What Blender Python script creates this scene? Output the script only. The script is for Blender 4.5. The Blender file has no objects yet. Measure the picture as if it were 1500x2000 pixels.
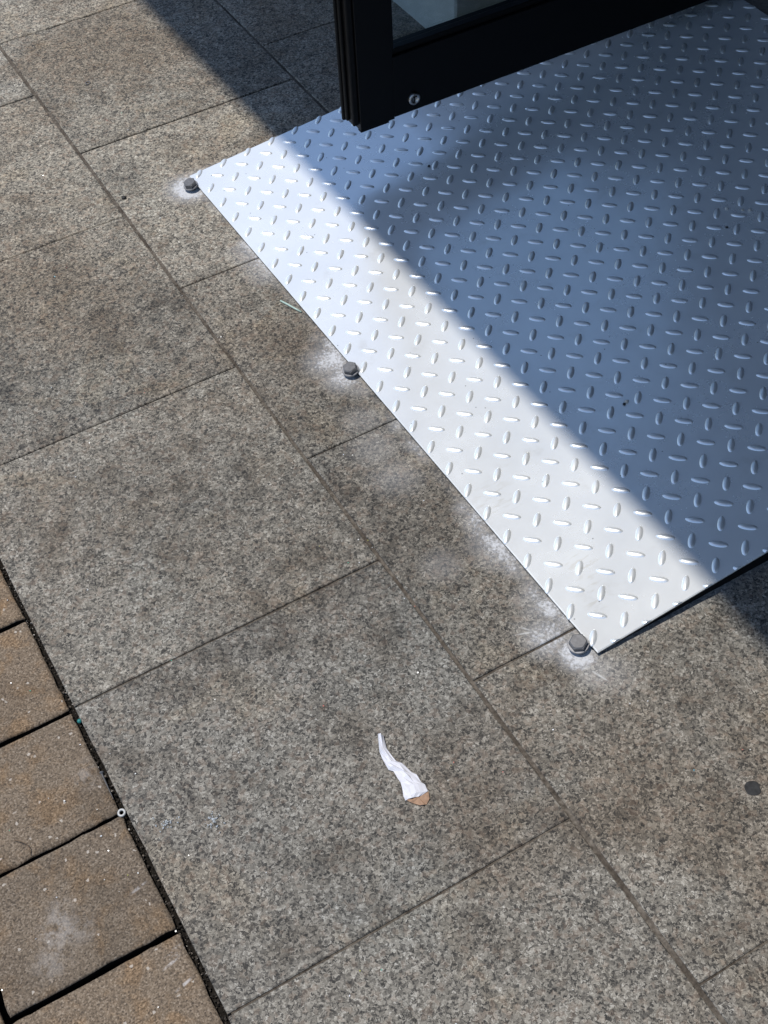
import bpy, bmesh, math, random
from mathutils import Matrix, Vector, noise as mnoise
R = math.radians
random.seed(7)
scene = bpy.context.scene
C = scene.collection

# ------------------------------------------------------------------ camera
cam_data = bpy.data.cameras.new('camera')
cam = bpy.data.objects.new('camera', cam_data)
C.objects.link(cam)
cam_data.sensor_fit = 'VERTICAL'
cam_data.sensor_height = 36.0
cam_data.lens = 46.634
cam_data.clip_start = 0.02
cam_data.clip_end = 2000
RW = Matrix(((0.86502598, 0.40737530, -0.29287440),
             (-0.49993170, 0.65050296, -0.57176411),
             (-0.04240691, 0.64100800, 0.76636179)))
cam.matrix_world = Matrix.Translation((0, 0, 1.43084)) @ RW.to_4x4()
scene.camera = cam

# ------------------------------------------------------------------ sky, sun, exposure
SUN_TO = Vector((-0.27, 0.20, 1.0)).normalized()        # from the ground towards the sun
elev = math.asin(SUN_TO.z)
azim = math.atan2(SUN_TO.x, SUN_TO.y)
world = bpy.data.worlds.new('World')
scene.world = world
world.use_nodes = True
wn = world.node_tree.nodes
wl = world.node_tree.links
wn.clear()
sky = wn.new('ShaderNodeTexSky')
sky.sky_type = 'NISHITA'
sky.sun_disc = False
sky.sun_elevation = elev
sky.sun_rotation = azim
sky.air_density = 1.0
sky.dust_density = 0.4
sky.ozone_density = 2.5
bg = wn.new('ShaderNodeBackground')
bg.inputs['Strength'].default_value = 0.135
wo = wn.new('ShaderNodeOutputWorld')
wl.new(sky.outputs[0], bg.inputs[0])
wl.new(bg.outputs[0], wo.inputs[0])

sun_data = bpy.data.lights.new('sun', 'SUN')
sun_data.energy = 3.3
sun_data.angle = R(0.62)
sun_data.color = (1.0, 0.955, 0.89)
sun = bpy.data.objects.new('sun', sun_data)
C.objects.link(sun)
sun.rotation_euler = (-SUN_TO).to_track_quat('-Z', 'Y').to_euler()
sun.location = (-2, 2, 6)

vs = scene.view_settings
vs.view_transform = 'Standard'
vs.look = 'None'
vs.gamma = 1.0
vs.exposure = 0.32
vs.use_curve_mapping = False
scene.cycles.max_bounces = 6
scene.cycles.diffuse_bounces = 3
scene.cycles.glossy_bounces = 3
scene.cycles.transmission_bounces = 4
scene.cycles.caustics_reflective = False
scene.cycles.caustics_refractive = False


# ------------------------------------------------------------------ helpers
def link(name, me, mat=None, parent=None, loc=None):
    o = bpy.data.objects.new(name, me)
    C.objects.link(o)
    if mat is not None and me is not None and not me.materials:
        me.materials.append(mat)
    if parent is not None:
        o.parent = parent
    if loc is not None:
        o.location = loc
    return o


def tag(o, label=None, cat=None, group=None, kind=None):
    if label:
        o['label'] = label
    if cat:
        o['category'] = cat
    if group:
        o['group'] = group
    if kind:
        o['kind'] = kind
    return o


def to_mesh(name, bm, smooth=False):
    me = bpy.data.meshes.new(name)
    bmesh.ops.recalc_face_normals(bm, faces=bm.faces)
    bm.to_mesh(me)
    bm.free()
    if smooth:
        for p in me.polygons:
            p.use_smooth = True
    return me


def box_bm(x0, x1, y0, y1, z0, z1, bev=0.0, seg=1, bm=None):
    own = bm is None
    b = bmesh.new()
    bmesh.ops.create_cube(b, size=1.0)
    for v in b.verts:
        v.co = Vector(((x0 + x1) / 2 + v.co.x * (x1 - x0), (y0 + y1) / 2 + v.co.y * (y1 - y0), (z0 + z1) / 2 + v.co.z * (z1 - z0)))
    if bev > 0:
        bmesh.ops.bevel(b, geom=list(b.edges), offset=bev, segments=seg, affect='EDGES', profile=0.5)
    if own:
        return b
    me = bpy.data.meshes.new('tmp')
    b.to_mesh(me)
    b.free()
    bm.from_mesh(me)
    bpy.data.meshes.remove(me)
    return bm


def box(name, x0, x1, y0, y1, z0, z1, mat, parent=None, bev=0.0, seg=1):
    return link(name, to_mesh(name, box_bm(x0, x1, y0, y1, z0, z1, bev, seg)), mat, parent)


def cyl_bm(r0, r1, z0, z1, n=24, center=(0, 0)):
    b = bmesh.new()
    lo, hi = [], []
    for k in range(n):
        a = 2 * math.pi * k / n
        lo.append(b.verts.new((center[0] + r0 * math.cos(a), center[1] + r0 * math.sin(a), z0)))
        hi.append(b.verts.new((center[0] + r1 * math.cos(a), center[1] + r1 * math.sin(a), z1)))
    for k in range(n):
        b.faces.new((lo[k], lo[(k + 1) % n], hi[(k + 1) % n], hi[k]))
    b.faces.new(list(reversed(lo)))
    b.faces.new(hi)
    return b


def lathe_bm(profile, n=24, close=False):
    """profile: (r, z) from outside bottom upwards; closed ring if close."""
    b = bmesh.new()
    rings = []
    for r, z in profile:
        if r < 1e-7:
            rings.append([b.verts.new((0, 0, z))])
        else:
            rings.append([b.verts.new((r * math.cos(2 * math.pi * k / n), r * math.sin(2 * math.pi * k / n), z)) for k in range(n)])
    pairs = list(zip(rings, rings[1:]))
    if close:
        pairs.append((rings[-1], rings[0]))
    for a, c in pairs:
        for k in range(n):
            k2 = (k + 1) % n
            if len(a) == 1 and len(c) == 1:
                continue
            if len(c) == 1:
                b.faces.new((a[k], a[k2], c[0]))
            elif len(a) == 1:
                b.faces.new((a[0], c[k2], c[k]))
            else:
                b.faces.new((a[k], a[k2], c[k2], c[k]))
    return b


def tube_bm(pts, rad, n=8, bm=None):
    b = bm or bmesh.new()
    pts = [Vector(p) for p in pts]
    rings = []
    for i, p in enumerate(pts):
        d = (pts[min(i + 1, len(pts) - 1)] - pts[max(i - 1, 0)]).normalized()
        a = d.cross(Vector((0, 0, 1)))
        if a.length < 1e-6:
            a = Vector((1, 0, 0))
        a.normalize()
        c = a.cross(d)
        r = rad[i] if isinstance(rad, (list, tuple)) else rad
        rings.append([b.verts.new(p + r * (a * math.cos(2 * math.pi * k / n) + c * math.sin(2 * math.pi * k / n))) for k in range(n)])
    for r0, r1 in zip(rings, rings[1:]):
        for k in range(n):
            b.faces.new((r0[k], r0[(k + 1) % n], r1[(k + 1) % n], r1[k]))
    b.faces.new(list(reversed(rings[0])))
    b.faces.new(rings[-1])
    return b


# ------------------------------------------------------------------ material helpers
class NT:
    def __init__(self, name, dim='3D'):
        self.dim = dim          # '2D' for surfaces that are seen from above only
        self.mat = bpy.data.materials.new(name)
        self.mat.use_nodes = True
        self.t = self.mat.node_tree
        self.n = self.t.nodes
        self.bsdf = self.n['Principled BSDF']

    def put(self, sock, v):
        if isinstance(v, bpy.types.NodeSocket):
            self.t.links.new(v, sock)
        elif v is not None:
            if sock.type == 'RGBA' and len(v) == 3:
                v = (*v, 1.0)
            sock.default_value = v

    def node(self, kind, ins=None, **props):
        nd = self.n.new(kind)
        for k, v in props.items():
            setattr(nd, k, v)
        for k, v in (ins or {}).items():
            self.put(nd.inputs[k], v)
        return nd

    def pos(self):
        return self.node('ShaderNodeNewGeometry').outputs['Position']

    def noise(self, vec, scale, detail=3.0, rough=0.55, dist=0.0, out='Fac'):
        return self.node('ShaderNodeTexNoise', {'Vector': vec, 'Scale': scale, 'Detail': detail, 'Roughness': rough, 'Distortion': dist}, noise_dimensions=self.dim).outputs[out]

    def voro(self, vec, scale, out='Color', feature='F1'):
        return self.node('ShaderNodeTexVoronoi', {'Vector': vec, 'Scale': scale}, feature=feature, voronoi_dimensions=self.dim).outputs[out]

    def math(self, op, a, b=None, c=None, clamp=False):
        nd = self.node('ShaderNodeMath', operation=op, use_clamp=clamp)
        for i, v in enumerate((a, b, c)):
            if v is not None:
                self.put(nd.inputs[i], v)
        return nd.outputs[0]

    def vmath(self, op, a, b=None, out=0):
        nd = self.node('ShaderNodeVectorMath', operation=op)
        self.put(nd.inputs[0], a)
        if b is not None:
            self.put(nd.inputs[1], b)
        return nd.outputs[out]

    def rng(self, v, a, b, c=0.0, d=1.0, smooth=True):
        nd = self.node('ShaderNodeMapRange', {'Value': v, 'From Min': a, 'From Max': b, 'To Min': c, 'To Max': d})
        nd.interpolation_type = 'SMOOTHSTEP' if smooth else 'LINEAR'
        return nd.outputs[0]

    def mix(self, fac, a, b, mode='MIX'):
        nd = self.node('ShaderNodeMix', data_type='RGBA', blend_type=mode)
        self.put(nd.inputs[0], fac)
        self.put(nd.inputs[6], a)
        self.put(nd.inputs[7], b)
        return nd.outputs[2]

    def ramp(self, v, stops, mode='LINEAR'):
        nd = self.node('ShaderNodeValToRGB', {'Fac': v})
        cr = nd.color_ramp
        cr.interpolation = mode
        while len(cr.elements) < len(stops):
            cr.elements.new(0.5)
        for e, (p, c) in zip(cr.elements, stops):
            e.position = p
            e.color = (*c, 1.0) if len(c) == 3 else c
        return nd.outputs[0]

    def sep(self, v):
        return self.node('ShaderNodeSeparateXYZ', {0: v}).outputs

    def blob(self, p, x, y, r0, r1):
        """1 inside r0 round (x, y), falling to 0 at r1 (metres on the ground)."""
        d = self.vmath('DISTANCE', self.vmath('MULTIPLY', p, (1, 1, 0)), (x, y, 0), out=1)
        return self.rng(d, r0, r1, 1.0, 0.0)

    def bump(self, h, strength=0.3, dist=0.001):
        b = self.node('ShaderNodeBump', {'Height': h, 'Strength': strength, 'Distance': dist})
        self.put(self.bsdf.inputs['Normal'], b.outputs[0])

    def set(self, **kw):
        names = dict(base='Base Color', rough='Roughness', metal='Metallic', spec='Specular IOR Level', trans='Transmission Weight', ior='IOR', coat='Coat Weight', alpha='Alpha')
        for k, v in kw.items():
            self.put(self.bsdf.inputs[names[k]], v)
        return self.mat


def plain(name, base, rough=0.6, metal=0.0, var=0.12, scale=60, spec=0.5, bump=0.0):
    m = NT(name)
    p = m.pos()
    n = m.noise(p, scale, 4.0)
    f = m.rng(n, 0.3, 0.7, 1 - var, 1 + var, False)
    col = m.vmath('SCALE', base)
    col.node.inputs['Scale'].default_value = 1.0
    m.put(col.node.inputs['Scale'], f)
    if bump:
        m.bump(n, bump, 0.001)
    return m.set(base=col, rough=rough, metal=metal, spec=spec)


# ------------------------------------------------------------------ granite paving
EDGE_X = 0.6445           # the ramp's front edge runs along Y at this X


def granite():
    m = NT('granite', '2D')
    p = m.pos()
    rnd = m.node('ShaderNodeObjectInfo').outputs['Random']
    warp = m.vmath('SUBTRACT', m.noise(p, 230, 3.0, 0.65, out='Color'), (0.5, 0.5, 0.5))
    wscale = m.vmath('MULTIPLY', warp, (0.010, 0.010, 0.010))
    q = m.vmath('ADD', p, wscale)
    g1 = m.sep(m.voro(q, 470))[0]
    g2 = m.sep(m.voro(q, 860))[1]
    v = m.math('ADD', m.math('MULTIPLY', g1, 0.70), m.math('MULTIPLY', g2, 0.30))
    v = m.math('ADD', v, m.rng(rnd, 0.0, 1.0, -0.035, 0.035, False))
    v = m.math('ADD', v, m.rng(m.noise(p, 45, 3.0), 0.25, 0.75, -0.09, 0.09, False))
    col = m.ramp(v, [(0.0, (0.018, 0.017, 0.016)), (0.21, (0.025, 0.024, 0.022)), (0.33, (0.074, 0.068, 0.060)), (0.46, (0.128, 0.118, 0.101)),
                     (0.60, (0.168, 0.155, 0.133)), (0.75, (0.222, 0.206, 0.177)), (0.88, (0.305, 0.287, 0.252)), (1.0, (0.41, 0.395, 0.36))])
    # feldspar grains a little pinker
    pink = m.rng(m.sep(m.voro(q, 180))[2], 0.80, 0.86)
    col = m.mix(m.math('MULTIPLY', pink, 0.22), col, (0.25, 0.185, 0.14))
    # slab to slab tone
    tone = m.ramp(rnd, [(0.0, (0.88, 0.86, 0.83)), (0.35, (1.03, 1.0, 0.955)), (0.7, (0.96, 0.965, 0.965)), (1.0, (1.12, 1.09, 1.03))])
    col = m.mix(1.0, col, tone, 'MULTIPLY')
    # trodden-in dirt: wide brown clouds, small dark smudges, greyer washed areas
    big = m.noise(p, 3.1, 5.0, 0.6, 0.4)
    col = m.mix(m.rng(big, 0.42, 0.66, 0.0, 0.85), col, (0.80, 0.735, 0.675), 'MULTIPLY')
    fine = m.noise(p, 13, 5.0, 0.62)
    col = m.mix(m.rng(fine, 0.50, 0.68, 0.0, 0.75), col, (0.66, 0.63, 0.60), 'MULTIPLY')
    warm = m.noise(p, 8.3, 3.0, 0.55, 0.6)
    col = m.mix(m.rng(warm, 0.56, 0.72, 0.0, 0.35), col, (1.14, 1.03, 0.86), 'MULTIPLY')
    grey = m.noise(m.vmath('ADD', p, (5.3, 2.1, 0)), 4.6, 4.0, 0.6)
    col = m.mix(m.rng(grey, 0.52, 0.68, 0.0, 0.5), col, (0.94, 1.0, 1.05), 'MULTIPLY')
    # slabs farther from the bricks are trodden less and stay paler
    clean = m.blob(p, 0.42, 2.25, 0.25, 1.05)
    col = m.mix(clean, col, (1.55, 1.54, 1.48), 'MULTIPLY')
    # single marks
    brk = m.noise(p, 38, 4.0, 0.65)
    for x, y, r, s in [(0.545, 2.011, 0.06, 0.75), (0.470, 1.64, 0.075, 0.62), (0.03, 0.80, 0.03, 0.4), (0.657, 1.272, 0.022, 0.85), (0.165, 1.60, 0.11, 0.7),
                       (0.475, 0.90, 0.07, 0.35), (0.28, 0.97, 0.12, 0.3), (0.437, 1.56, 0.05, 0.3), (0.613, 0.637, 0.05, 0.4), (0.92, 2.22, 0.14, 0.35),
                       (0.47, 1.01, 0.05, 0.35), (0.78, 0.66, 0.09, 0.35), (0.46, 1.08, 0.30, 0.50), (0.30, 1.28, 0.22, 0.46), (0.60, 1.42, 0.10, 0.35), (0.12, 1.72, 0.16, 0.55),
                       (0.40, 1.66, 0.13, 0.35), (0.56, 1.02, 0.12, 0.3), (0.74, 0.56, 0.16, 0.3), (0.52, 2.05, 0.10, 0.3), (0.22, 0.62, 0.12, 0.25), (0.35, 2.0, 0.1, 0.25)]:
        f = m.math('MULTIPLY', m.blob(p, x, y, r * 0.15, r), m.rng(brk, 0.36, 0.60, 0.15, 1.0))
        col = m.mix(m.math('MULTIPLY', f, s), col, (0.42, 0.43, 0.44), 'MULTIPLY')
    # silver paint that drifted past the ramp's edge and bolts
    xyz = m.sep(p)
    d = m.math('SUBTRACT', EDGE_X, xyz[0])
    along = m.noise(m.vmath('MULTIPLY', p, (0.6, 1, 0)), 9.0, 3.0, 0.6)
    width = m.rng(along, 0.36, 0.66, 0.010, 0.055, False)
    band = m.math('SUBTRACT', 1.0, m.math('DIVIDE', d, width), clamp=True)
    band = m.math('MULTIPLY', band, m.math('MULTIPLY', m.rng(xyz[1], 0.695, 0.735), m.rng(xyz[1], 1.93, 1.965, 1.0, 0.0)))
    band = m.math('MULTIPLY', m.math('POWER', band, 1.3), m.rng(along, 0.30, 0.60, 0.15, 0.80))
    back = m.math('MULTIPLY', m.math('MULTIPLY', m.rng(xyz[1], 1.91, 1.92), m.rng(xyz[1], 1.925, 1.958, 1.0, 0.0)), m.math('MULTIPLY', m.rng(xyz[0], 0.62, 0.64), m.rng(xyz[0], 0.66, 0.80, 1.0, 0.0)))
    fac = m.math('MAXIMUM', band, m.math('MULTIPLY', back, 0.7))
    for x, y, r0, r1, s in [(0.630, 1.906, 0.014, 0.062, 1.0), (0.632, 1.378, 0.008, 0.062, 0.85), (0.630, 1.335, 0.008, 0.050, 0.85), (0.640, 1.30, 0.004, 0.035, 0.45),
                            (0.596, 1.118, 0.005, 0.06, 0.38), (0.597, 1.18, 0.005, 0.06, 0.34), (0.612, 1.24, 0.004, 0.05, 0.30), (0.567, 0.943, 0.004, 0.045, 0.30), (0.640, 0.730, 0.012, 0.042, 0.95),
                            (0.622, 0.772, 0.010, 0.050, 0.75), (0.645, 0.70, 0.008, 0.045, 0.50), (0.61, 0.79, 0.004, 0.04, 0.35), (0.66, 0.685, 0.004, 0.05, 0.3)]:
        fac = m.math('MAXIMUM', fac, m.math('MULTIPLY', m.blob(p, x, y, r0, r1), s))
    grain = m.math('ADD', m.math('MULTIPLY', m.noise(p, 210, 3.0, 0.7), 0.62), m.math('MULTIPLY', brk, 0.38))
    thr = m.math('SUBTRACT', 0.82, m.math('MULTIPLY', fac, 0.62))
    cover = m.math('MULTIPLY', m.math('MULTIPLY', m.math('SUBTRACT', grain, thr), 3.6, clamp=True), m.rng(fac, 0.0, 0.35))
    cover = m.math('MAXIMUM', cover, m.math('MULTIPLY', fac, 0.45))
    col = m.mix(m.math('MULTIPLY', cover, 0.92), col, (0.52, 0.53, 0.55))
    for x, y, ang, w in [(0.617, 0.7785, 62, 0.8), (0.6305, 0.728, 58, 0.7), (0.642, 0.693, 70, 0.7), (0.604, 0.790, 20, 0.6), (0.600, 0.803, 55, 0.5)]:
        rr = m.node('ShaderNodeVectorRotate', {'Vector': m.vmath('SUBTRACT', p, (x, y, 0)), 'Angle': R(ang)}, rotation_type='Z_AXIS').outputs[0]
        dd = m.vmath('LENGTH', m.vmath('MULTIPLY', rr, (1.0, 11.0, 0)), out=1)
        f = m.math('MULTIPLY', m.rng(dd, 0.006, 0.024, 1.0, 0.0), m.rng(brk, 0.38, 0.55))
        col = m.mix(m.math('MULTIPLY', f, w), col, (0.50, 0.50, 0.49))
    # relief of the sawn and flamed stone
    h = m.math('ADD', m.math('MULTIPLY', g1, 0.5), m.noise(p, 320, 3.0))
    m.bump(h, 0.35, 0.0012)
    rough = m.rng(g2, 0.0, 1.0, 0.62, 0.86, False)
    return m.set(base=col, rough=rough, spec=0.35)


def grout():
    m = NT('grout', '2D')
    p = m.pos()
    n = m.noise(p, 160, 4.0, 0.65)
    n2 = m.noise(p, 14, 3.0)
    col = m.ramp(n, [(0.25, (0.045, 0.038, 0.030)), (0.5, (0.105, 0.09, 0.073)), (0.75, (0.18, 0.158, 0.13))])
    col = m.mix(m.rng(n2, 0.42, 0.62, 0.0, 0.75), col, (0.5, 0.47, 0.45), 'MULTIPLY')
    m.bump(n, 0.7, 0.002)
    return m.set(base=col, rough=0.9, spec=0.2)


def brick_mat():
    m = NT('concrete_brick', '2D')
    p = m.pos()
    rnd = m.node('ShaderNodeObjectInfo').outputs['Random']
    s1 = m.sep(m.voro(p, 520))[0]
    n1 = m.noise(p, 420, 3.0, 0.7)
    n2 = m.noise(p, 22, 4.0, 0.6, 0.3)
    n3 = m.noise(m.vmath('ADD', p, (3, 1, 0)), 9, 4.0, 0.55)
    col = m.ramp(m.math('ADD', m.math('MULTIPLY', n1, 0.7), m.math('MULTIPLY', s1, 0.3)),
                 [(0.22, (0.05, 0.041, 0.033)), (0.42, (0.142, 0.110, 0.080)), (0.58, (0.212, 0.165, 0.120)), (0.8, (0.35, 0.295, 0.235))])
    col = m.mix(m.rng(n2, 0.46, 0.70, 0.0, 0.55), col, (1.18, 0.96, 0.70), 'MULTIPLY')
    col = m.mix(m.rng(n3, 0.46, 0.68, 0.0, 0.65), col, (0.70, 0.69, 0.68), 'MULTIPLY')
    tone = m.ramp(rnd, [(0.0, (0.86, 0.87, 0.88)), (0.5, (1.0, 0.98, 0.95)), (1.0, (1.08, 1.0, 0.9))])
    col = m.mix(1.0, col, tone, 'MULTIPLY')
    # pale grains of quartz sand
    pale = m.rng(m.sep(m.voro(p, 330))[1], 0.993, 0.995)
    col = m.mix(m.math('MULTIPLY', pale, 0.6), col, (0.55, 0.50, 0.44))
    # lime bloom and chalky scuffs
    brk = m.noise(p, 60, 4.0, 0.7)
    for x, y, r, s in [(-0.074, 0.730, 0.030, 0.34), (-0.092, 0.70, 0.034, 0.22), (-0.062, 0.752, 0.022, 0.25), (-0.05, 0.72, 0.03, 0.2), (0.033, 0.9, 0.03, 0.25)]:
        f = m.math('MULTIPLY', m.blob(p, x, y, r * 0.1, r), m.rng(brk, 0.36, 0.62))
        col = m.mix(m.math('MULTIPLY', f, s), col, (0.46, 0.44, 0.42))
    for x, y, w in [(0.0325, 0.6375, 0.9), (0.0233, 0.6309, 0.7), (0.0256, 0.6017, 0.8), (0.0259, 0.7301, 0.55), (0.030, 0.643, 0.6)]:
        rel = m.vmath('SUBTRACT', p, (x, y, 0))
        rr = m.node('ShaderNodeVectorRotate', {'Vector': rel, 'Angle': R(-14)}, rotation_type='Z_AXIS').outputs[0]
        dd = m.vmath('LENGTH', m.vmath('MULTIPLY', rr, (1.0, 5.5, 0)), out=1)
        f = m.math('MULTIPLY', m.rng(dd, 0.004, 0.015, 1.0, 0.0), m.rng(brk, 0.40, 0.56))
        col = m.mix(m.math('MULTIPLY', f, w), col, (0.50, 0.47, 0.45))
    m.bump(m.math('ADD', n1, m.math('MULTIPLY', s1, 0.6)), 0.75, 0.0016)
    return m.set(base=col, rough=0.9, spec=0.25)


def silver_paint(name='silver_paint', rough=0.235, metal=0.46):
    m = NT(name, '2D')
    p = m.pos()
    n = m.noise(p, 5.0, 4.0, 0.6)
    col = m.mix(m.rng(n, 0.35, 0.65), (0.865, 0.880, 0.875), (0.90, 0.915, 0.91))
    grime = m.noise(p, 17, 5.0, 0.65)
    col = m.mix(m.rng(grime, 0.60, 0.78, 0.0, 0.35), col, (0.78, 0.75, 0.70), 'MULTIPLY')
    speck = m.rng(m.sep(m.voro(p, 95))[0], 0.988, 0.991)
    near = m.rng(m.voro(p, 95, 'Distance'), 0.06, 0.12, 1.0, 0.0)
    col = m.mix(m.math('MULTIPLY', m.math('MULTIPLY', speck, near), 0.8), col, (0.10, 0.09, 0.08))
    # worn yellowish scuffs near the low corner
    for x, y, r in [(0.707, 0.800, 0.03), (0.70, 0.775, 0.022), (0.688, 1.00, 0.05), (0.72, 0.84, 0.04)]:
        w = m.noise(m.vmath('MULTIPLY', p, (40, 170, 1)), 1.0, 3.0, 0.6)
        f = m.math('MULTIPLY', m.blob(p, x, y, r * 0.1, r), m.rng(w, 0.5, 0.68))
        col = m.mix(m.math('MULTIPLY', f, 0.3), col, (0.58, 0.53, 0.42))
    rg = m.math('ADD', m.rng(m.noise(p, 11, 5.0, 0.65), 0.3, 0.7, -0.03, 0.06, False), rough)
    wav = m.noise(p, 7, 2.0)
    m.bump(wav, 0.25, 0.004)
    return m.set(base=col, rough=rg, metal=metal, spec=0.5)


def glass_mat():
    m = NT('door_glass')
    return m.set(base=(0.60, 0.67, 0.67), rough=0.0, trans=1.0, ior=1.5)


M = dict(
    granite=granite(), grout=grout(), brick=brick_mat(), silver=silver_paint(), tread=silver_paint('silver_paint_trodden', 0.36, 0.62), glass=glass_mat(),
    soil=plain('joint_soil', (0.012, 0.010, 0.008), 0.95, var=0.6, scale=240, spec=0.1, bump=0.8),
    black=plain('black_powder_coat', (0.0022, 0.0022, 0.0025), 0.45, var=0.3, scale=300, spec=0.16),
    rubber_and_shade=plain('black_rubber_and_shade', (0.004, 0.004, 0.0045), 0.7, var=0.3, scale=120, spec=0.15),  # door seals and bearer, also the shade strips under the ramp edges
    zinc=plain('zinc_bolt', (0.125, 0.125, 0.13), 0.5, metal=0.4, var=0.2, scale=220),
    washer=plain('zinc_washer', (0.22, 0.22, 0.23), 0.45, metal=0.4, var=0.15, scale=200),
    chrome=plain('worn_chrome', (0.38, 0.36, 0.34), 0.3, metal=1.0, var=0.1, scale=200),
    plaster=plain('pale_plaster', (0.42, 0.44, 0.43), 0.85, var=0.07, scale=25, spec=0.2, bump=0.1),
    cladding=plain('brown_cladding', (0.055, 0.048, 0.042), 0.6, var=0.12, scale=18),
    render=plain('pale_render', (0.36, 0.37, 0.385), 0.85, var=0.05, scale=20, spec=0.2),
    concrete=plain('canopy_render', (0.20, 0.20, 0.20), 0.85, var=0.08, scale=12),
    stone=plain('threshold_stone', (0.24, 0.215, 0.18), 0.7, var=0.3, scale=170, bump=0.2),
    indoor=plain('indoor_paint', (0.10, 0.09, 0.08), 0.8, var=0.05, scale=5),
    paper=plain('white_paper', (0.60, 0.60, 0.64), 0.8, var=0.04, scale=300, spec=0.2),
    card=plain('brown_card', (0.30, 0.19, 0.125), 0.85, var=0.2, scale=260, spec=0.2),
    straw=plain('mint_straw', (0.36, 0.46, 0.40), 0.35, var=0.08, scale=150),
    whiteplastic=plain('white_plastic', (0.40, 0.40, 0.39), 0.4, var=0.05, scale=100),
    bead=plain('teal_bead', (0.02, 0.16, 0.15), 0.12, var=0.1, scale=100),
    gum=plain('old_gum', (0.030, 0.030, 0.030), 0.8, var=0.3, scale=160, spec=0.2, bump=0.5),
    pebble=plain('dark_pebble', (0.018, 0.017, 0.016), 0.7, var=0.3, scale=200),
    palestone=plain('pale_crumb', (0.50, 0.47, 0.42), 0.75, var=0.2, scale=400),
    hair=plain('dry_fibre', (0.10, 0.06, 0.03), 0.7, var=0.2, scale=100),
    asphalt=plain('asphalt', (0.055, 0.055, 0.054), 0.9, var=0.25, scale=60, bump=0.3),
)


def shard_mat():
    m = NT('clear_shards')
    return m.set(base=(0.9, 0.95, 0.97), rough=0.03, trans=0.6, ior=1.5)


def fleck_mat():
    m = NT('foil_flecks')
    rnd = m.node('ShaderNodeNewGeometry').outputs['Random Per Island']
    col = m.ramp(rnd, [(0.0, (0.75, 0.75, 0.75)), (0.30, (0.8, 0.78, 0.72)), (0.58, (0.1, 0.45, 0.3)), (0.66, (0.6, 0.58, 0.12)), (0.74, (0.2, 0.42, 0.5)),
                       (0.84, (0.7, 0.25, 0.2)), (0.90, (0.8, 0.8, 0.8))], 'CONSTANT')
    return m.set(base=col, rough=0.3, metal=0.3)


M['shards'] = shard_mat()
M['flecks'] = fleck_mat()


# ================================================================== the setting
GZ = -0.06
bm = bmesh.new()
vv = [bm.verts.new(c) for c in ((-300, -300, GZ), (300, -300, GZ), (300, 300, GZ), (-300, 300, GZ))]
bm.faces.new(vv)
tag(link('ground', to_mesh('ground', bm), M['asphalt']), kind='structure')

T = 0.45
LINES = [0.0492, 0.5007, 0.9493, 1.3990]
FACE = 1.255                                   # the facade's plane
# mortar bed of the slabs
pavement = box('pavement', 0.056, 1.86, -0.42, 5.15, GZ + 0.001, -0.0027, M['grout'])
tag(pavement, kind='structure')


def slab_mesh(name, lx, ly, seed, t=0.035, cham=0.0013, jit=0.0006, per=14):
    """A sawn slab, its upper arrises a little chipped, centred on the origin, top at z = 0."""
    rr = random.Random(seed)
    hx, hy = lx / 2, ly / 2
    out = []
    for (ax, ay), (bx, by) in (((-hx, -hy), (hx, -hy)), ((hx, -hy), (hx, hy)), ((hx, hy), (-hx, hy)), ((-hx, hy), (-hx, -hy))):
        for k in range(per):
            f = k / per
            out.append((ax + (bx - ax) * f, ay + (by - ay) * f))
    b = bmesh.new()
    top, mid, low = [], [], []
    for i, (x, y) in enumerate(out):
        j = jit * rr.uniform(-0.4, 1.0) + (0.0022 * rr.random() if rr.random() < 0.06 else 0)
        n = Vector((x / hx if abs(abs(x) - hx) < 1e-6 else 0, y / hy if abs(abs(y) - hy) < 1e-6 else 0, 0))
        low.append(b.verts.new((x, y, -t)))
        mid.append(b.verts.new((x - n.x * j * 0.5, y - n.y * j * 0.5, -cham)))
        top.append(b.verts.new((x - n.x * (cham + j), y - n.y * (cham + j), 0.0)))
    N = len(out)
    for i in range(N):
        k = (i + 1) % N
        b.faces.new((low[i], low[k], mid[k], mid[i]))
        b.faces.new((mid[i], mid[k], top[k], top[i]))
    b.faces.new(top)
    return to_mesh(name, b)


def lay_slab(x0, x1, y0, y1, seed, jx, jy):
    rr = random.Random(seed)
    w = x1 - x0 - jx
    l = y1 - y0 - jy
    if w < 0.03 or l < 0.03:
        return
    o = link('tile', slab_mesh('tile', w, l, seed), M['granite'], pavement)
    o.location = ((x0 + x1) / 2 + rr.uniform(-0.0006, 0.0006), (y0 + y1) / 2 + rr.uniform(-0.0006, 0.0006), rr.uniform(-0.0005, 0.0004))
    o.rotation_euler = (rr.uniform(-0.0009, 0.0009), rr.uniform(-0.0009, 0.0009), rr.uniform(-0.0012, 0.0012))


ROW_L = 0.547          # joints of the first and third strip
ROW_R = 0.3155         # joints of the second strip
seed = 100
for col in range(4):
    x0 = LINES[col]
    x1 = LINES[col + 1] if col < 3 else 1.86
    base = (ROW_L, ROW_R, ROW_L - 0.092, ROW_R)[col]
    jx = 0.0054
    for k in range(-2, 10):
        y0 = base + (k - 0) * T
        y1 = y0 + T
        seed += 1
        jy = (0.0024, 0.0018, 0.0030, 0.0022)[seed % 4]
        lay_slab(x0 + (-0.0004 if col == 0 else 0), x1, y0, y1, seed, jx, jy)

# concrete bricks
BX1 = 0.0455
BP = 0.1667
brick_paving = box('brick_paving', -2.0, 0.0535, -0.42, 5.15, GZ + 0.001, -0.030, M['soil'])
tag(brick_paving, kind='structure')


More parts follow.
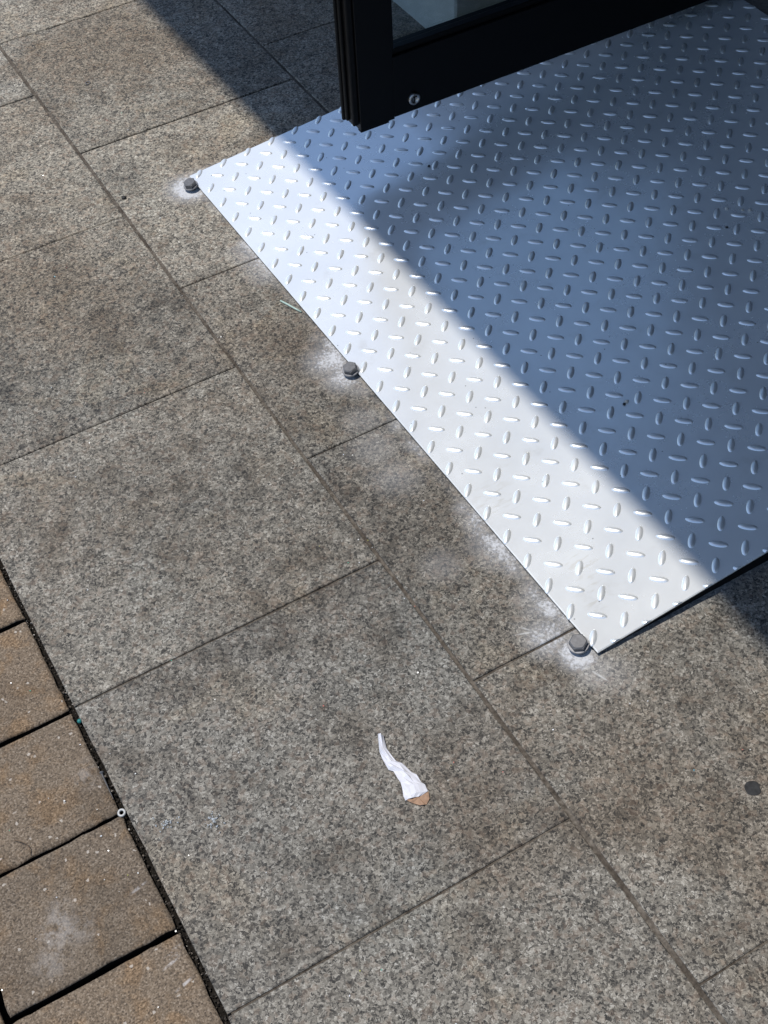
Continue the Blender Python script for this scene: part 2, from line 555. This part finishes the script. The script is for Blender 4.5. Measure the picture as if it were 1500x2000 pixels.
def brick_mesh(seed, lx=0.197, ly=0.1608, t=0.03):
    rr = random.Random(seed)
    b = bmesh.new()
    nx, ny = 18, 14
    grid = {}
    off = Vector((rr.uniform(0, 90), rr.uniform(0, 90), 0))
    for i in range(nx + 1):
        for j in range(ny + 1):
            # rows crowd towards the worn arris
            fx, fy = i / nx, j / ny
            ex = 0.5 - 0.5 * math.cos(math.pi * fx)
            ey = 0.5 - 0.5 * math.cos(math.pi * fy)
            x, y = (ex - 0.5) * lx, (ey - 0.5) * ly
            dz = mnoise.noise(Vector((x, y, 0)) * 22 + off) * 0.0009
            dx = mnoise.noise(Vector((y * 70, 3.1, x * 70)) + off) * 0.0026
            dy = mnoise.noise(Vector((x * 70, 7.7, y * 70)) + off) * 0.0026
            edge = min(i, nx - i, j, ny - j)
            if edge == 0:
                dz -= 0.0032 + 0.0012 * rr.random()
            elif edge == 1:
                dz -= 0.0006
            sx = dx if edge == 0 else 0
            sy = dy if edge == 0 else 0
            grid[i, j] = b.verts.new((x + sx, y + sy, dz))
    for i in range(nx):
        for j in range(ny):
            b.faces.new((grid[i, j], grid[i + 1, j], grid[i + 1, j + 1], grid[i, j + 1]))
    ring = [(i, 0) for i in range(nx)] + [(nx, j) for j in range(ny)] + [(i, ny) for i in range(nx, 0, -1)] + [(0, j) for j in range(ny, 0, -1)]
    low = [b.verts.new((grid[k].co.x * 1.0, grid[k].co.y * 1.0, -t)) for k in ring]
    for a in range(len(ring)):
        c = (a + 1) % len(ring)
        b.faces.new((grid[ring[a]], low[a], low[c], grid[ring[c]]))
    me = to_mesh('brick', b, smooth=True)
    me.materials.append(M['brick'])
    me.materials.append(M['soil'])          # sides caked with joint soil
    for p in me.polygons:
        if min(me.vertices[v].co.z for v in p.vertices) < -0.01:
            p.material_index = 1
            p.use_smooth = False
    return me


brick_meshes = [brick_mesh(50 + k) for k in range(6)]
for c in range(5):
    xc = BX1 - 0.197 / 2 - c * 0.2055
    yoff = 0.6627 + (0 if c % 2 == 0 else BP * 0.5)
    for k in range(-6, 14):
        rr = random.Random(900 + c * 50 + k)
        o = link('brick', brick_meshes[rr.randrange(6)], None, brick_paving)
        o.location = (xc + rr.uniform(-0.0012, 0.0012), yoff + (k + 0.5) * BP + rr.uniform(-0.0010, 0.0010), rr.uniform(-0.001, 0.0012))
        o.rotation_euler = (rr.uniform(-0.004, 0.004), rr.uniform(-0.004, 0.004), (math.pi if rr.random() < 0.5 else 0) + rr.uniform(-0.006, 0.006))

# packed dirt in the joint between bricks and slabs
bm = bmesh.new()
rows = []
for k in range(200):
    y = -0.4 + k * 0.0278
    rows.append([bm.verts.new((x, y, -0.010 + mnoise.noise(Vector((x * 90, y * 40, 0))) * 0.004)) for x in (0.0440, 0.0470, 0.0500, 0.0525, 0.0560)])
for a, b_ in zip(rows, rows[1:]):
    for i in range(4):
        bm.faces.new((a[i], a[i + 1], b_[i + 1], b_[i]))
link('joint_dirt', to_mesh('joint_dirt', bm), M['soil'], brick_paving)

# ================================================================== the building round the doorway
building = link('building', None, loc=(1.9, 1.3, 0))
tag(building, 'building with pale plinth seen through the door glass and stone threshold beyond the ramp', 'building')


def bpart(name, x0, x1, y0, y1, z0, z1, mat, bev=0.0):
    o = box(name, x0, x1, y0, y1, z0, z1, M[mat], building, bev)
    o.location = (-1.9, -1.3, 0)
    return o


YA, YB = 0.55, 1.985              # the doorway bay
XD = 1.785                        # plane of the doorway wall
bpart('plinth', FACE, FACE + 0.26, YB + 0.03, 7.0, -0.03, 0.127, 'plaster', 0.004)
bpart('terrace_wall', FACE + 0.012, FACE + 0.25, YB + 0.04, 7.0, 0.1275, 0.46, 'cladding')
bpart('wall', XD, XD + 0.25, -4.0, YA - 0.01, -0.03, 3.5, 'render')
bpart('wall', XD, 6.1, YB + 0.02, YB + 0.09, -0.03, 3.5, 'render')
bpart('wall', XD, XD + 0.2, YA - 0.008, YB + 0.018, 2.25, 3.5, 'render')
bpart('threshold', 1.700, 2.10, YA - 0.008, YB + 0.018, -0.035, 0.0842, 'stone', 0.004)
bpart('door_frame', XD - 0.04, XD + 0.06, YB - 0.13, YB + 0.008, 0.085, 2.249, 'black')
bpart('door_frame', XD - 0.04, XD + 0.06, YA - 0.008, YA + 0.08, 0.085, 2.249, 'black')
bpart('gap_light_blocker', 1.47, XD - 0.041, YB - 0.16, YB + 0.015, -0.0002, 0.50, 'cladding')  # low block added to cut the bright gap reflection on the ramp
bpart('sky_blocker', 1.36, XD - 0.001, YA - 0.13, YA - 0.012, -0.0002, 2.66, 'cladding')  # unseen wall added to block sky and darken the ramp's far side
bpart('indoor_floor', 2.101, 6.0, -2.0, YB + 0.018, 0.03, 0.0838, 'indoor')
bpart('indoor_wall', 6.0, 6.1, -2.0, YB + 0.018, 0.0, 2.75, 'indoor')
bpart('indoor_wall', XD + 0.26, 6.0, -2.1, -2.0, 0.0, 2.75, 'indoor')
bpart('indoor_ceiling', XD + 0.21, 6.0, -2.0, YB + 0.018, 2.66, 2.76, 'indoor')
bpart('roof', XD - 0.05, 6.2, -4.0, YB + 0.1, 3.51, 3.7, 'concrete')
# canopy over the entrance; its front edge draws the shadow line along the paving
HC = 3.0
bm = bmesh.new()
kx = 0.27
xe = lambda y: (0.8435 - 0.0165 * (y - 0.65)) - kx * HC      # front edge in plan
ys = 0.20 * HC
pts = [(xe(-0.7 - ys), -0.7), (XD - 0.003, -0.7), (XD - 0.003, 3.5), (xe(3.5 - ys), 3.5)]
lo = [bm.verts.new((x - 1.9, y - 1.3, HC)) for x, y in pts]
hi = [bm.verts.new((x - 1.9, y - 1.3, HC + 0.22)) for x, y in pts]
bm.faces.new(list(reversed(lo)))
bm.faces.new(hi)
for i in range(4):
    bm.faces.new((lo[i], lo[(i + 1) % 4], hi[(i + 1) % 4], hi[i]))
link('canopy', to_mesh('canopy', bm), M['concrete'], building)

# ================================================================== the ramp of chequered plate
P = 0.049504
wdir = Vector((math.cos(R(0.4184)), math.sin(R(0.4184)), 0))
udir = Vector((math.sin(R(0.4184)), -math.cos(R(0.4184)), 0))
n0 = udir.cross(wdir)
tilt = R(4.5267)
X_ = wdir * math.cos(tilt) + n0 * math.sin(tilt)
Y_ = -udir
Z_ = X_.cross(Y_)
ramp = link('metal_ramp', None)
ramp.matrix_world = Matrix(((X_.x, Y_.x, Z_.x, 0.65761), (X_.y, Y_.y, Z_.y, 1.92374), (X_.z, Y_.z, Z_.z, 0.00858), (0, 0, 0, 1)))
tag(ramp, 'silver painted chequered steel ramp plate bolted to the granite paving in front of the doorway', 'ramp')
RM = ramp.matrix_world.copy()

corner = [(-0.325 * P, 0.12 * P), (-0.165 * P, -24.42 * P), (21.66 * P, -24.42 * P), (21.66 * P, 0.12 * P)]
TH = 0.003
bm = bmesh.new()
top = [bm.verts.new((x, y, 0)) for x, y in corner]
low = [bm.verts.new((x, y, -TH)) for x, y in corner]
bm.faces.new(top)
bm.faces.new(list(reversed(low)))
for i in range(4):
    k = (i + 1) % 4
    bm.faces.new((top[i], low[i], low[k], top[k]))
bmesh.ops.recalc_face_normals(bm, faces=bm.faces)
bmesh.ops.bevel(bm, geom=[e for e in bm.edges if all(abs(v.co.z) < 1e-9 for v in e.verts)], offset=0.0009, segments=2, affect='EDGES')
plate = link('plate', to_mesh('plate', bm), M['silver'], ramp)

LUG_L, LUG_W, LUG_H = 0.0265, 0.0106, 0.0024


def lug_bm(ang, cx=0.0, cy=0.0, bm=None):
    b = bm or bmesh.new()
    n = 18
    ca, sa = math.cos(ang), math.sin(ang)
    rings = []
    for rr, z in ((1.0, -0.0002), (0.90, 0.22), (0.66, 0.62), (0.34, 0.91)):
        ring = []
        for k in range(n):
            a = 2 * math.pi * k / n
            # a lens with blunt ends
            c, s = math.cos(a), math.sin(a)
            x = LUG_L / 2 * math.copysign(abs(c) ** 0.92, c)
            y = LUG_W / 2 * math.copysign(abs(s) ** 1.0, s)
            inset = (1 - rr) * LUG_W / 2
            f = max(0.0, 1 - inset / (LUG_L / 2) * 1.35)
            x, y = x * f, y * rr
            ring.append(b.verts.new((cx + x * ca - y * sa, cy + x * sa + y * ca, z if z < 0 else z * LUG_H)))
        rings.append(ring)
    cen = b.verts.new((cx, cy, LUG_H))
    for r0, r1 in zip(rings, rings[1:]):
        for k in range(n):
            b.faces.new((r0[k], r0[(k + 1) % n], r1[(k + 1) % n], r1[k]))
    for k in range(n):
        b.faces.new((rings[-1][k], rings[-1][(k + 1) % n], cen))
    return b


lug_mesh = {k: to_mesh('lug', lug_bm(a), True) for k, a in (('v', R(45)), ('h', R(-45)))}
for me in lug_mesh.values():
    me.materials.append(M['tread'])


def edge_x(y):
    f = (y - corner[0][1]) / (corner[1][1] - corner[0][1])
    return corner[0][0] + f * (corner[1][0] - corner[0][0])


spots = []
for i in range(-1, 26):
    for j in range(-1, 23):
        for kind, o in (('v', 0.0), ('h', 0.5)):
            x, y = (j + o) * P, -(i + o) * P
            ext = LUG_L / 2 * 0.7071 + LUG_W * 0.36
            if x + ext < edge_x(y) + 0.002 or x - ext > corner[2][0] - 0.002 or y - ext > corner[0][1] - 0.002 or y + ext < corner[1][1] + 0.002:
                continue
            cut = x - ext < edge_x(y) or x + ext > corner[2][0] or y + ext > corner[0][1] or y - ext < corner[1][1]
            wp = RM @ Vector((x, y, 0))
            d = wp - Vector((0, 0, 1.43084))
            c = RW.transposed() @ d
            px, py = 0.5 + 1.72717 * c.x / -c.z, 0.5 - 1.29540 * c.y / -c.z
            seen = -0.01 < px < 1.01 and -0.01 < py < 1.01
            spots.append((0 if seen else 1, d.length, kind, x, y, cut))
spots.sort()
cuts = [((edge_x(-0.6), -0.6, 0), (-1, 0.006, 0)), ((corner[2][0], 0, 0), (1, 0, 0)), ((0, corner[0][1], 0), (0, 1, 0)), ((0, corner[1][1], 0), (0, -1, 0))]
rest = bmesh.new()
n_part = 0
for s, dist, kind, x, y, cut in spots:
    ang = R(45) if kind == 'v' else R(-45)
    if cut:
        b = lug_bm(ang, x, y)
        for co, no in cuts:
            bmesh.ops.bisect_plane(b, geom=list(b.verts) + list(b.edges) + list(b.faces), plane_co=co, plane_no=Vector(no).normalized(), clear_outer=True)
        if not b.faces:
            b.free()
            continue
        if n_part < 300:
            n_part += 1
            link('lug', to_mesh('lug', b, True), M['tread'], plate)
        else:
            me = to_mesh('tmp', b, True)
            rest.from_mesh(me)
            bpy.data.meshes.remove(me)
    elif n_part < 300:
        n_part += 1
        o = link('lug', lug_mesh[kind], None, plate, (x, y, 0))
    else:
        lug_bm(ang, x, y, rest)
o = link('lug_field', to_mesh('lug_field', rest, True), M['tread'], plate)
o['kind'] = 'stuff'

# black strips as painted shade in the gap under the front and side edges
bm = box_bm(0, 0.4 * P, -24.38 * P, 0.08 * P, -0.0070, -TH - 0.0002)
for v in bm.verts:
    if v.co.x < 0.1 * P:
        v.co.x = edge_x(v.co.y) + 0.0007
link('gap_shade_strip', to_mesh('gap_shade_strip', bm), M['rubber_and_shade'], ramp)
link('gap_shade_strip', to_mesh('gap_shade_strip', box_bm(0.45 * P, 19.9 * P, -24.36 * P, -24.1 * P, -0.075, -TH - 0.0002)), M['rubber_and_shade'], ramp)
# bearer under the raised side
link('bearer', to_mesh('bearer', box_bm(20.0 * P, 20.9 * P, -24.0 * P, -0.3 * P, -0.05, -TH - 0.0005)), M['rubber_and_shade'], ramp)


# anchor bolts along the front edge
def hex_bm(r, z0, z1):
    prof = [(r, z0), (r, z1 - 0.0016), (r * 0.985, z1 - 0.0009), (r * 0.86, z1), (0.0, z1)]
    b = bmesh.new()
    rings = []
    n = 24
    for q, z in prof:
        if q == 0:
            rings.append([b.verts.new((0, 0, z))])
            continue
        ring = []
        for k in range(n):
            a = 2 * math.pi * k / n
            m6 = math.cos(math.pi / 6) / math.cos((a % (math.pi / 3)) - math.pi / 6)   # hexagon
            rad = q * m6 if z < z1 - 0.001 else min(q * m6, r * math.cos(math.pi / 6) * 1.03 * (1.0 if z < z1 else 0.93))
            ring.append(b.verts.new((rad * math.cos(a), rad * math.sin(a), z)))
        rings.append(ring)
    for r0, r1 in zip(rings, rings[1:]):
        for k in range(n):
            k2 = (k + 1) % n
            if len(r1) == 1:
                b.faces.new((r0[k], r0[k2], r1[0]))
            else:
                b.faces.new((r0[k], r0[k2], r1[k2], r1[k]))
    return b


RI = RM.inverted()
for bx, by, spin, sc in ((0.6318, 1.9015, 20, 1.0), (0.6432, 1.3350, 8, 1.0), (0.6452, 0.7375, 28, 1.06)):
    w = RI @ Vector((bx, by, 0.0))
    lx, ly = w.x, w.y
    ht = link('bolt', to_mesh('bolt', hex_bm(0.0115 * sc, 0.0026, 0.0100)), M['zinc'], ramp, (lx, ly, 0.0004))
    ht.rotation_euler = (R(random.uniform(-2, 2)), R(-4.5 + random.uniform(-1, 1)), R(spin))
    ring = lathe_bm([(0.0130 * sc, 0.0002), (0.0132 * sc, 0.0013), (0.0127 * sc, 0.0024), (0.0060, 0.0024), (0.0060, 0.0002)], 28, close=True)
    link('washer', to_mesh('washer', ring), M['washer'], ht)
    link('shank', to_mesh('shank', cyl_bm(0.0058, 0.0058, -0.03, 0.0025, 14)), M['zinc'], ht)

# ================================================================== the open glass door
DX0, DX1 = 0.8905, 1.735
DY0, DY1 = 1.730, 1.782
DZ0, DZ1 = 0.121, 2.20
door = link('glass_door', None, loc=(DX1, DY0, DZ0))
tag(door, 'black framed glass door standing open above the silver ramp', 'door')


def dpart(name, x0, x1, y0, y1, z0, z1, mat, bev=0.0012, seg=2, parent=None):
    o = box(name, x0, x1, y0, y1, z0, z1, M[mat], parent or door, bev, seg)
    if parent is None:
        o.location = (-DX1, -DY0, -DZ0)
    return o


ST = 0.067
RB = 0.1135
dpart('stile', DX0, DX0 + ST, DY0, DY1, DZ0 - 0.0025, DZ1, 'black')
dpart('stile', DX1 - ST, DX1, DY0, DY1, DZ0 - 0.0025, DZ1, 'black')
dpart('rail', DX0 + ST + 0.0004, DX1 - ST - 0.0004, DY0 + 0.0008, DY1 - 0.0008, DZ0, DZ0 + RB, 'black')
dpart('rail', DX0 + ST + 0.0004, DX1 - ST - 0.0004, DY0 + 0.0008, DY1 - 0.0008, DZ1 - 0.10, DZ1, 'black')
gz0, gz1 = DZ0 + RB - 0.012, DZ1 - 0.09
dpart('glass_pane', DX0 + ST - 0.01, DX1 - ST + 0.01, DY0 + 0.022, DY0 + 0.030, gz0, gz1, 'glass', 0.0)
# glazing beads round the pane
bz = DZ0 + RB
dpart('glazing_bead', DX0 + ST + 0.001, DX1 - ST - 0.001, DY0 + 0.006, DY0 + 0.0215, bz + 0.0004, bz + 0.011, 'black', 0.002)
dpart('glazing_bead', DX0 + ST + 0.001, DX1 - ST - 0.001, DY0 + 0.006, DY0 + 0.0215, DZ1 - 0.112, DZ1 - 0.1005, 'black', 0.002)
dpart('glazing_bead', DX0 + ST + 0.0004, DX0 + ST + 0.006, DY0 + 0.006, DY0 + 0.0215, bz + 0.0115, DZ1 - 0.1125, 'black', 0.001)
dpart('glazing_bead', DX1 - ST - 0.006, DX1 - ST - 0.0004, DY0 + 0.006, DY0 + 0.0215, bz + 0.0115, DZ1 - 0.1125, 'black', 0.001)
# closing edge: shallow channel with two rubber lips
dpart('edge_channel', DX0 - 0.009, DX0 - 0.0003, DY0 + 0.012, DY1 - 0.012, DZ0 + 0.006, DZ1 - 0.004, 'black', 0.0015)
for y0 in (DY0 + 0.0035, DY1 - 0.0105):
    dpart('weatherstrip', DX0 - 0.0115, DX0 - 0.0003, y0, y0 + 0.007, DZ0 + (0.008 if y0 < DY0 + 0.01 else -0.001), DZ1 - 0.006, 'rubber_and_shade', 0.0025, 3)
dpart('weatherstrip', DX0 - 0.014, DX0 - 0.0093, DY0 + 0.022, DY0 + 0.029, DZ0 + 0.010, DZ1 - 0.006, 'rubber_and_shade', 0.0018, 2)
# foot lock on the bottom rail
lock = link('lock_cylinder', to_mesh('lock_cylinder', lathe_bm([(0.0112, 0.0), (0.0112, 0.0042), (0.0096, 0.0056), (0.0066, 0.0056), (0.0063, 0.0044), (0.0, 0.0044)], 28), True), M['chrome'], door)
lock.location = (0.9955 - DX1, 0.0008, 0.1455 - DZ0)
lock.rotation_euler = (R(90), 0, 0)
link('key_slot', to_mesh('key_slot', box_bm(-0.0011, 0.0011, -0.0040, 0.0036, 0.0036, 0.0048)), M['rubber_and_shade'], lock)
link('key_barrel', to_mesh('key_barrel', box_bm(0.0006, 0.0044, 0.0010, 0.0034, 0.0044, 0.0062, 0.0005)), M['chrome'], lock)
# drain plug under the stile and a loose rubber end
sc_ = link('stile_plug', to_mesh('stile_plug', box_bm(DX0 + 0.0005, DX0 + 0.056, DY0 + 0.001, DY0 + 0.012, DZ0 - 0.0065, DZ0 - 0.0026, 0.0008)), M['rubber_and_shade'], door)
sc_.location = (-DX1, -DY0, -DZ0)
# hinges on the far stile, handle half-way up
for z in (0.30, 1.15, 2.0):
    h = link('hinge', to_mesh('hinge', cyl_bm(0.009, 0.009, z, z + 0.11, 16)), M['black'], door)
    h.location = (0.010, 0.045, -DZ0)
bmh = tube_bm([(0, 0, 0), (0, -0.05, 0), (0, -0.055, 0.02), (0, -0.055, 0.48), (0, -0.05, 0.50), (0, 0, 0.50)], 0.011, 12)
hd = link('door_handle', to_mesh('door_handle', bmh, True), M['chrome'], door)
hd.location = (DX0 + 0.034 - DX1, 0.0, 0.75)

# ================================================================== litter and small things
# torn scrap of paper with a brown back
PL = [(0.3592, 0.7577), (0.3501, 0.7399), (0.3493, 0.7304), (0.3476, 0.72), (0.3477, 0.7109), (0.3513, 0.7063), (0.3503, 0.6948), (0.3507, 0.6882), (0.3486, 0.6807), (0.3438, 0.6701), (0.3450, 0.6655)]
PR = [(0.3644, 0.7546), (0.3592, 0.7376), (0.3597, 0.7249), (0.3613, 0.7152), (0.367, 0.709), (0.3685, 0.6934), (0.3722, 0.6868), (0.372, 0.6752), (0.3751, 0.6709), (0.3732, 0.6622), (0.3622, 0.6606)]
PX, PY = 0.358, 0.70
scrap = link('paper_scrap', None, loc=(PX, PY, 0))
tag(scrap, 'torn strip of white paper with a brown card end lying on a granite slab', 'litter')
bm = bmesh.new()
rr = random.Random(5)
rows = []
NA = 7
lift = [0.0062, 0.0036, 0.0022, 0.0030, 0.0040, 0.0026, 0.0034, 0.0030, 0.0036, 0.0034, 0.0028]
for i, (l, r) in enumerate(zip(PL, PR)):
    row = []
    for k in range(NA):
        f = k / (NA - 1)
        x, y = l[0] + (r[0] - l[0]) * f, l[1] + (r[1] - l[1]) * f
        z = 0.0012 + 1.35 * lift[i] * (0.35 + 0.65 * math.sin(math.pi * f) ** 0.7) + rr.uniform(-0.0011, 0.0011) + (0.0014 if (k + i) % 3 == 0 else 0)
        row.append(bm.verts.new((x - PX + rr.uniform(-0.0009, 0.0009), y - PY + rr.uniform(-0.0009, 0.0009), z)))
    rows.append(row)
for a, b_ in zip(rows, rows[1:]):
    for k in range(NA - 1):
        f1, f2 = (a[k], a[k + 1], b_[k + 1]), (a[k], b_[k + 1], b_[k])
        bm.faces.new(f1)
        bm.faces.new(f2)
bmesh.ops.recalc_face_normals(bm, faces=bm.faces)
bmesh.ops.solidify(bm, geom=list(bm.faces), thickness=0.00035)
link('paper_sheet', to_mesh('paper_sheet', bm), M['paper'], scrap)
bm = bmesh.new()
CB = [(0.3449, 0.6668), (0.3470, 0.6610), (0.3498, 0.6584), (0.3554, 0.6512), (0.3600, 0.6490), (0.3628, 0.6482), (0.3697, 0.6526), (0.3730, 0.6600), (0.3734, 0.6640), (0.362, 0.672), (0.352, 0.672)]
ct = [bm.verts.new((x - PX, y - PY, 0.0012 + 0.0022 * (0.5 + 0.5 * math.sin(i * 2.1)))) for i, (x, y) in enumerate(CB)]
cc = bm.verts.new((0.359 - PX, 0.660 - PY, 0.0030))
for i in range(len(ct)):
    bm.faces.new((ct[i], ct[(i + 1) % len(ct)], cc))
bmesh.ops.recalc_face_normals(bm, faces=bm.faces)
bmesh.ops.solidify(bm, geom=list(bm.faces), thickness=0.0007)
link('card_end', to_mesh('card_end', bm), M['card'], scrap)

# mint coloured plastic stick by the ramp's edge
a, c = Vector((0.6275, 1.5446, 0)), Vector((0.6437, 1.5016, 0))
st = link('plastic_stick', to_mesh('plastic_stick', tube_bm([a - a, (c - a) * 0.33 + Vector((0.0003, 0, 0)), (c - a) * 0.7, c - a], [0.0015, 0.0017, 0.0017, 0.0014], 10), True), M['straw'], None, (a.x, a.y, 0.0019))
tag(st, 'thin pale green plastic stick lying beside the front edge of the ramp', 'litter')

# ring, screw and bead in the joint between bricks and slabs
rg = link('plastic_ring', to_mesh('plastic_ring', lathe_bm([(0.0038 + 0.0015 * math.cos(t * math.pi / 4), 0.0017 * math.sin(t * math.pi / 4)) for t in range(8)], 24, close=True), True), M['whiteplastic'], None, (0.0466, 0.8280, 0.0012))
rg.rotation_euler = (R(8), R(-6), 0)
tag(rg, 'small white plastic ring at the corner of a brick beside the slabs', 'ring')
scw = link('screw', None, loc=(0.0462, 0.8935, -0.0040))
tag(scw, 'thin grey screw wedged in the dirt joint between bricks and slabs', 'screw')
ax = Vector((-0.0014, -0.0415, 0.001))
pts, rads = [], []
for k in range(40):
    f = k / 39
    pts.append(ax * f)
    rads.append((0.0015 if k % 2 else 0.0010) * (1 - 0.35 * f) if k > 6 else 0.0012)
link('thread', to_mesh('thread', tube_bm(pts, rads, 8)), M['zinc'], scw)
hdm = lathe_bm([(0.0012, -0.002), (0.0034, 0.0), (0.0034, 0.0006), (0.0, 0.0008)], 14)
hh = link('screw_head', to_mesh('screw_head', hdm), M['zinc'], scw)
hh.rotation_euler = (-ax).to_track_quat('Z', 'Y').to_euler()


def blob(name, seed, r, squash, mat, loc, sub=2, amp=0.25):
    b = bmesh.new()
    bmesh.ops.create_icosphere(b, subdivisions=sub, radius=1.0)
    off = Vector((seed * 3.7, seed * 1.3, 0))
    for v in b.verts:
        f = 1 + amp * mnoise.noise(v.co * 1.6 + off)
        v.co = Vector((v.co.x * r * f, v.co.y * r * f, v.co.z * r * squash * f))
    return link(name, to_mesh(name, b, True), M[mat], None, loc)


tag(blob('bead', 1, 0.0034, 0.95, 'bead', (0.0505, 0.9765, -0.0035), 2, 0.03), 'tiny glossy teal bead in the joint beside the slabs', 'bead')
tag(blob('gum_spot', 6, 0.0095, 0.05, 'gum', (0.7036, 0.4665, 0.0002), 4, 0.20), 'flattened round black chewing gum on the slab towards the right edge', 'gum')
tag(blob('pebble', 3, 0.0042, 0.6, 'pebble', (0.5183, 1.9436, 0.0018), 2, 0.4), 'small black pebble beside the long joint, left of the ramp corner bolt', 'pebble')
sr = link('metal_ring', to_mesh('metal_ring', lathe_bm([(0.0045 + 0.0009 * math.cos(t * math.pi / 3), 0.0009 * math.sin(t * math.pi / 3)) for t in range(6)], 20, close=True), True), M['zinc'], None, (0.6025, 2.3251, 0.0012))
tag(sr, 'tiny metal ring on the pale slab in the upper left', 'ring')
fib = link('dry_fibre', to_mesh('dry_fibre', tube_bm([(0, 0, 0.001), (0.0055, -0.006, 0.003), (0.0110, -0.0135, 0.004), (0.0126, -0.0200, 0.0025), (0.0105, -0.0275, 0.0004)], 0.00045, 6), True), M['hair'], None, (-0.077, 0.8614, 0.001))
tag(fib, 'thin curled brown fibre lying on a brick near the left edge', 'fibre')

# grit that lodged on the ramp
for k, (i, j, r, mt, lb) in enumerate([(17.94, 5.62, 0.0032, 'palestone', 'pale grit crumb on the shaded ramp, nearest the low corner'),
                                       (17.99, 5.50, 0.0026, 'pebble', 'dark grit crumb touching a pale one on the shaded ramp'),
                                       (13.02, 13.39, 0.0030, 'palestone', 'grit crumb on the dark ramp, leftmost of a small cluster'),
                                       (13.40, 13.75, 0.0026, 'palestone', 'grit crumb on the dark ramp, middle of a small cluster'),
                                       (13.55, 13.92, 0.0030, 'palestone', 'grit crumb on the dark ramp, rightmost of a small cluster'),
                                       (13.75, 12.80, 0.0028, 'pebble', 'dark crumb on the ramp just below the small cluster'),
                                       (4.93, 6.80, 0.0028, 'pebble', 'dark crumb on the ramp in the shade below the door')]):
    w = RM @ Vector((j * P, -i * P, r * 0.5))
    tag(blob('grit_crumb', 20 + k, r, 0.7, mt, w, 1, 0.6), lb, 'grit', 'grit crumbs on the ramp')

# broken clear glass in two small heaps on one slab
for k, (x, y, lb) in enumerate([(0.0874, 0.7887, 'small heap of clear glass splinters on the slab, nearer the bricks'),
                                (0.1361, 0.7622, 'small heap of clear glass splinters on the slab, farther from the bricks')]):
    rr = random.Random(70 + k)
    b = bmesh.new()
    for q in range(34):
        r = abs(rr.gauss(0, 0.008))
        a = rr.uniform(0, 6.28)
        s = rr.uniform(0.0006, 0.0017)
        mat = Matrix.Translation((r * math.cos(a), r * math.sin(a), s * 0.5)) @ Matrix.Rotation(rr.uniform(0, 6.28), 4, Vector((rr.random(), rr.random(), rr.random() + 0.1)).normalized()) @ Matrix.Diagonal((1, rr.uniform(0.4, 1), rr.uniform(0.2, 0.6), 1))
        bmesh.ops.create_cube(b, size=s * 1.7, matrix=mat)
    o = tag(link('glass_splinters', to_mesh('glass_splinters', b), M['shards'], None, (x, y, 0.0005)), lb, 'glass splinters', kind='stuff')

# bright foil flecks and sand crumbs strewn over the paving
FL = [(0.3602, 1.8174), (0.5849, 2.1847), (0.4913, 1.0424), (0.5009, 1.0204), (0.4597, 1.0146), (0.4728, 1.0065), (0.5514, 0.6017), (0.5482, 0.6543), (0.1868, 0.9959), (0.21, 0.9127),
      (0.6716, 0.6268), (0.4866, 0.9772), (0.4943, 0.922), (0.4994, 0.904), (0.0054, 0.7374), (0.0331, 0.7469), (0.0219, 0.7507), (0.4289, 0.4169), (0.1973, 0.5153), (0.1607, 0.6706),
      (0.6505, 0.6354), (0.622, 0.6075), (0.7267, 0.5127), (0.0364, 1.2029), (-0.0049, 1.0734), (0.0384, 0.9415), (-0.0069, 0.8789), (-0.0222, 0.8922), (0.0228, 0.8474), (0.0652, 0.91),
      (0.0815, 0.8678), (0.4201, 0.6794), (0.4152, 0.6774), (0.4015, 0.6623), (0.7345, 0.5079), (0.6596, 0.5211), (0.2871, 0.4206), (0.218, 0.5041)]
rr = random.Random(11)
FL += [(rr.uniform(-0.15, 0.62), rr.uniform(0.3, 2.2)) for _ in range(70)]
b = bmesh.new()
for x, y in FL:
    s = rr.uniform(0.0008, 0.0018)
    mat = Matrix.Translation((x, y, 0.0012)) @ Matrix.Rotation(rr.uniform(0, 6.28), 4, 'Z') @ Matrix.Rotation(rr.uniform(-0.5, 0.5), 4, 'X') @ Matrix.Diagonal((1, rr.uniform(0.5, 1.2), 0.35, 1))
    bmesh.ops.create_cube(b, size=s, matrix=mat)
tag(link('foil_flecks', to_mesh('foil_flecks', b), M['flecks']), 'tiny bright foil flecks and crumbs strewn over the paving', 'flecks', kind='stuff')

# crumbs of soil and stone in the open joints
b = bmesh.new()
rr = random.Random(21)
for q in range(1500):
    if q < 950:
        x, y, z = rr.uniform(0.0445, 0.0545), rr.uniform(0.45, 1.35), rr.uniform(-0.009, -0.004)
    else:
        k = rr.randrange(-2, 5)
        x, y, z = rr.uniform(-0.16, 0.045), 0.6627 + k * BP + rr.gauss(0, 0.0022), rr.uniform(-0.029, -0.022)
    s = rr.uniform(0.0008, 0.0026)
    mat = Matrix.Translation((x, y, z)) @ Matrix.Rotation(rr.uniform(0, 6.28), 4, Vector((rr.random(), rr.random(), rr.random() + 0.1)).normalized())
    bmesh.ops.create_cube(b, size=s, matrix=mat @ Matrix.Diagonal((1, rr.uniform(0.5, 1), rr.uniform(0.4, 1), 1)))


def crumb_mat():
    m = NT('joint_crumbs')
    rnd = m.node('ShaderNodeNewGeometry').outputs['Random Per Island']
    col = m.ramp(rnd, [(0.0, (0.018, 0.015, 0.012)), (0.6, (0.05, 0.042, 0.034)), (0.86, (0.13, 0.11, 0.09)), (0.96, (0.40, 0.37, 0.33))], 'CONSTANT')
    return m.set(base=col, rough=0.9, spec=0.2)


tag(link('joint_crumbs', to_mesh('joint_crumbs', b), crumb_mat()), 'soil and stone crumbs lying in the open brick joints', 'crumbs', kind='stuff')
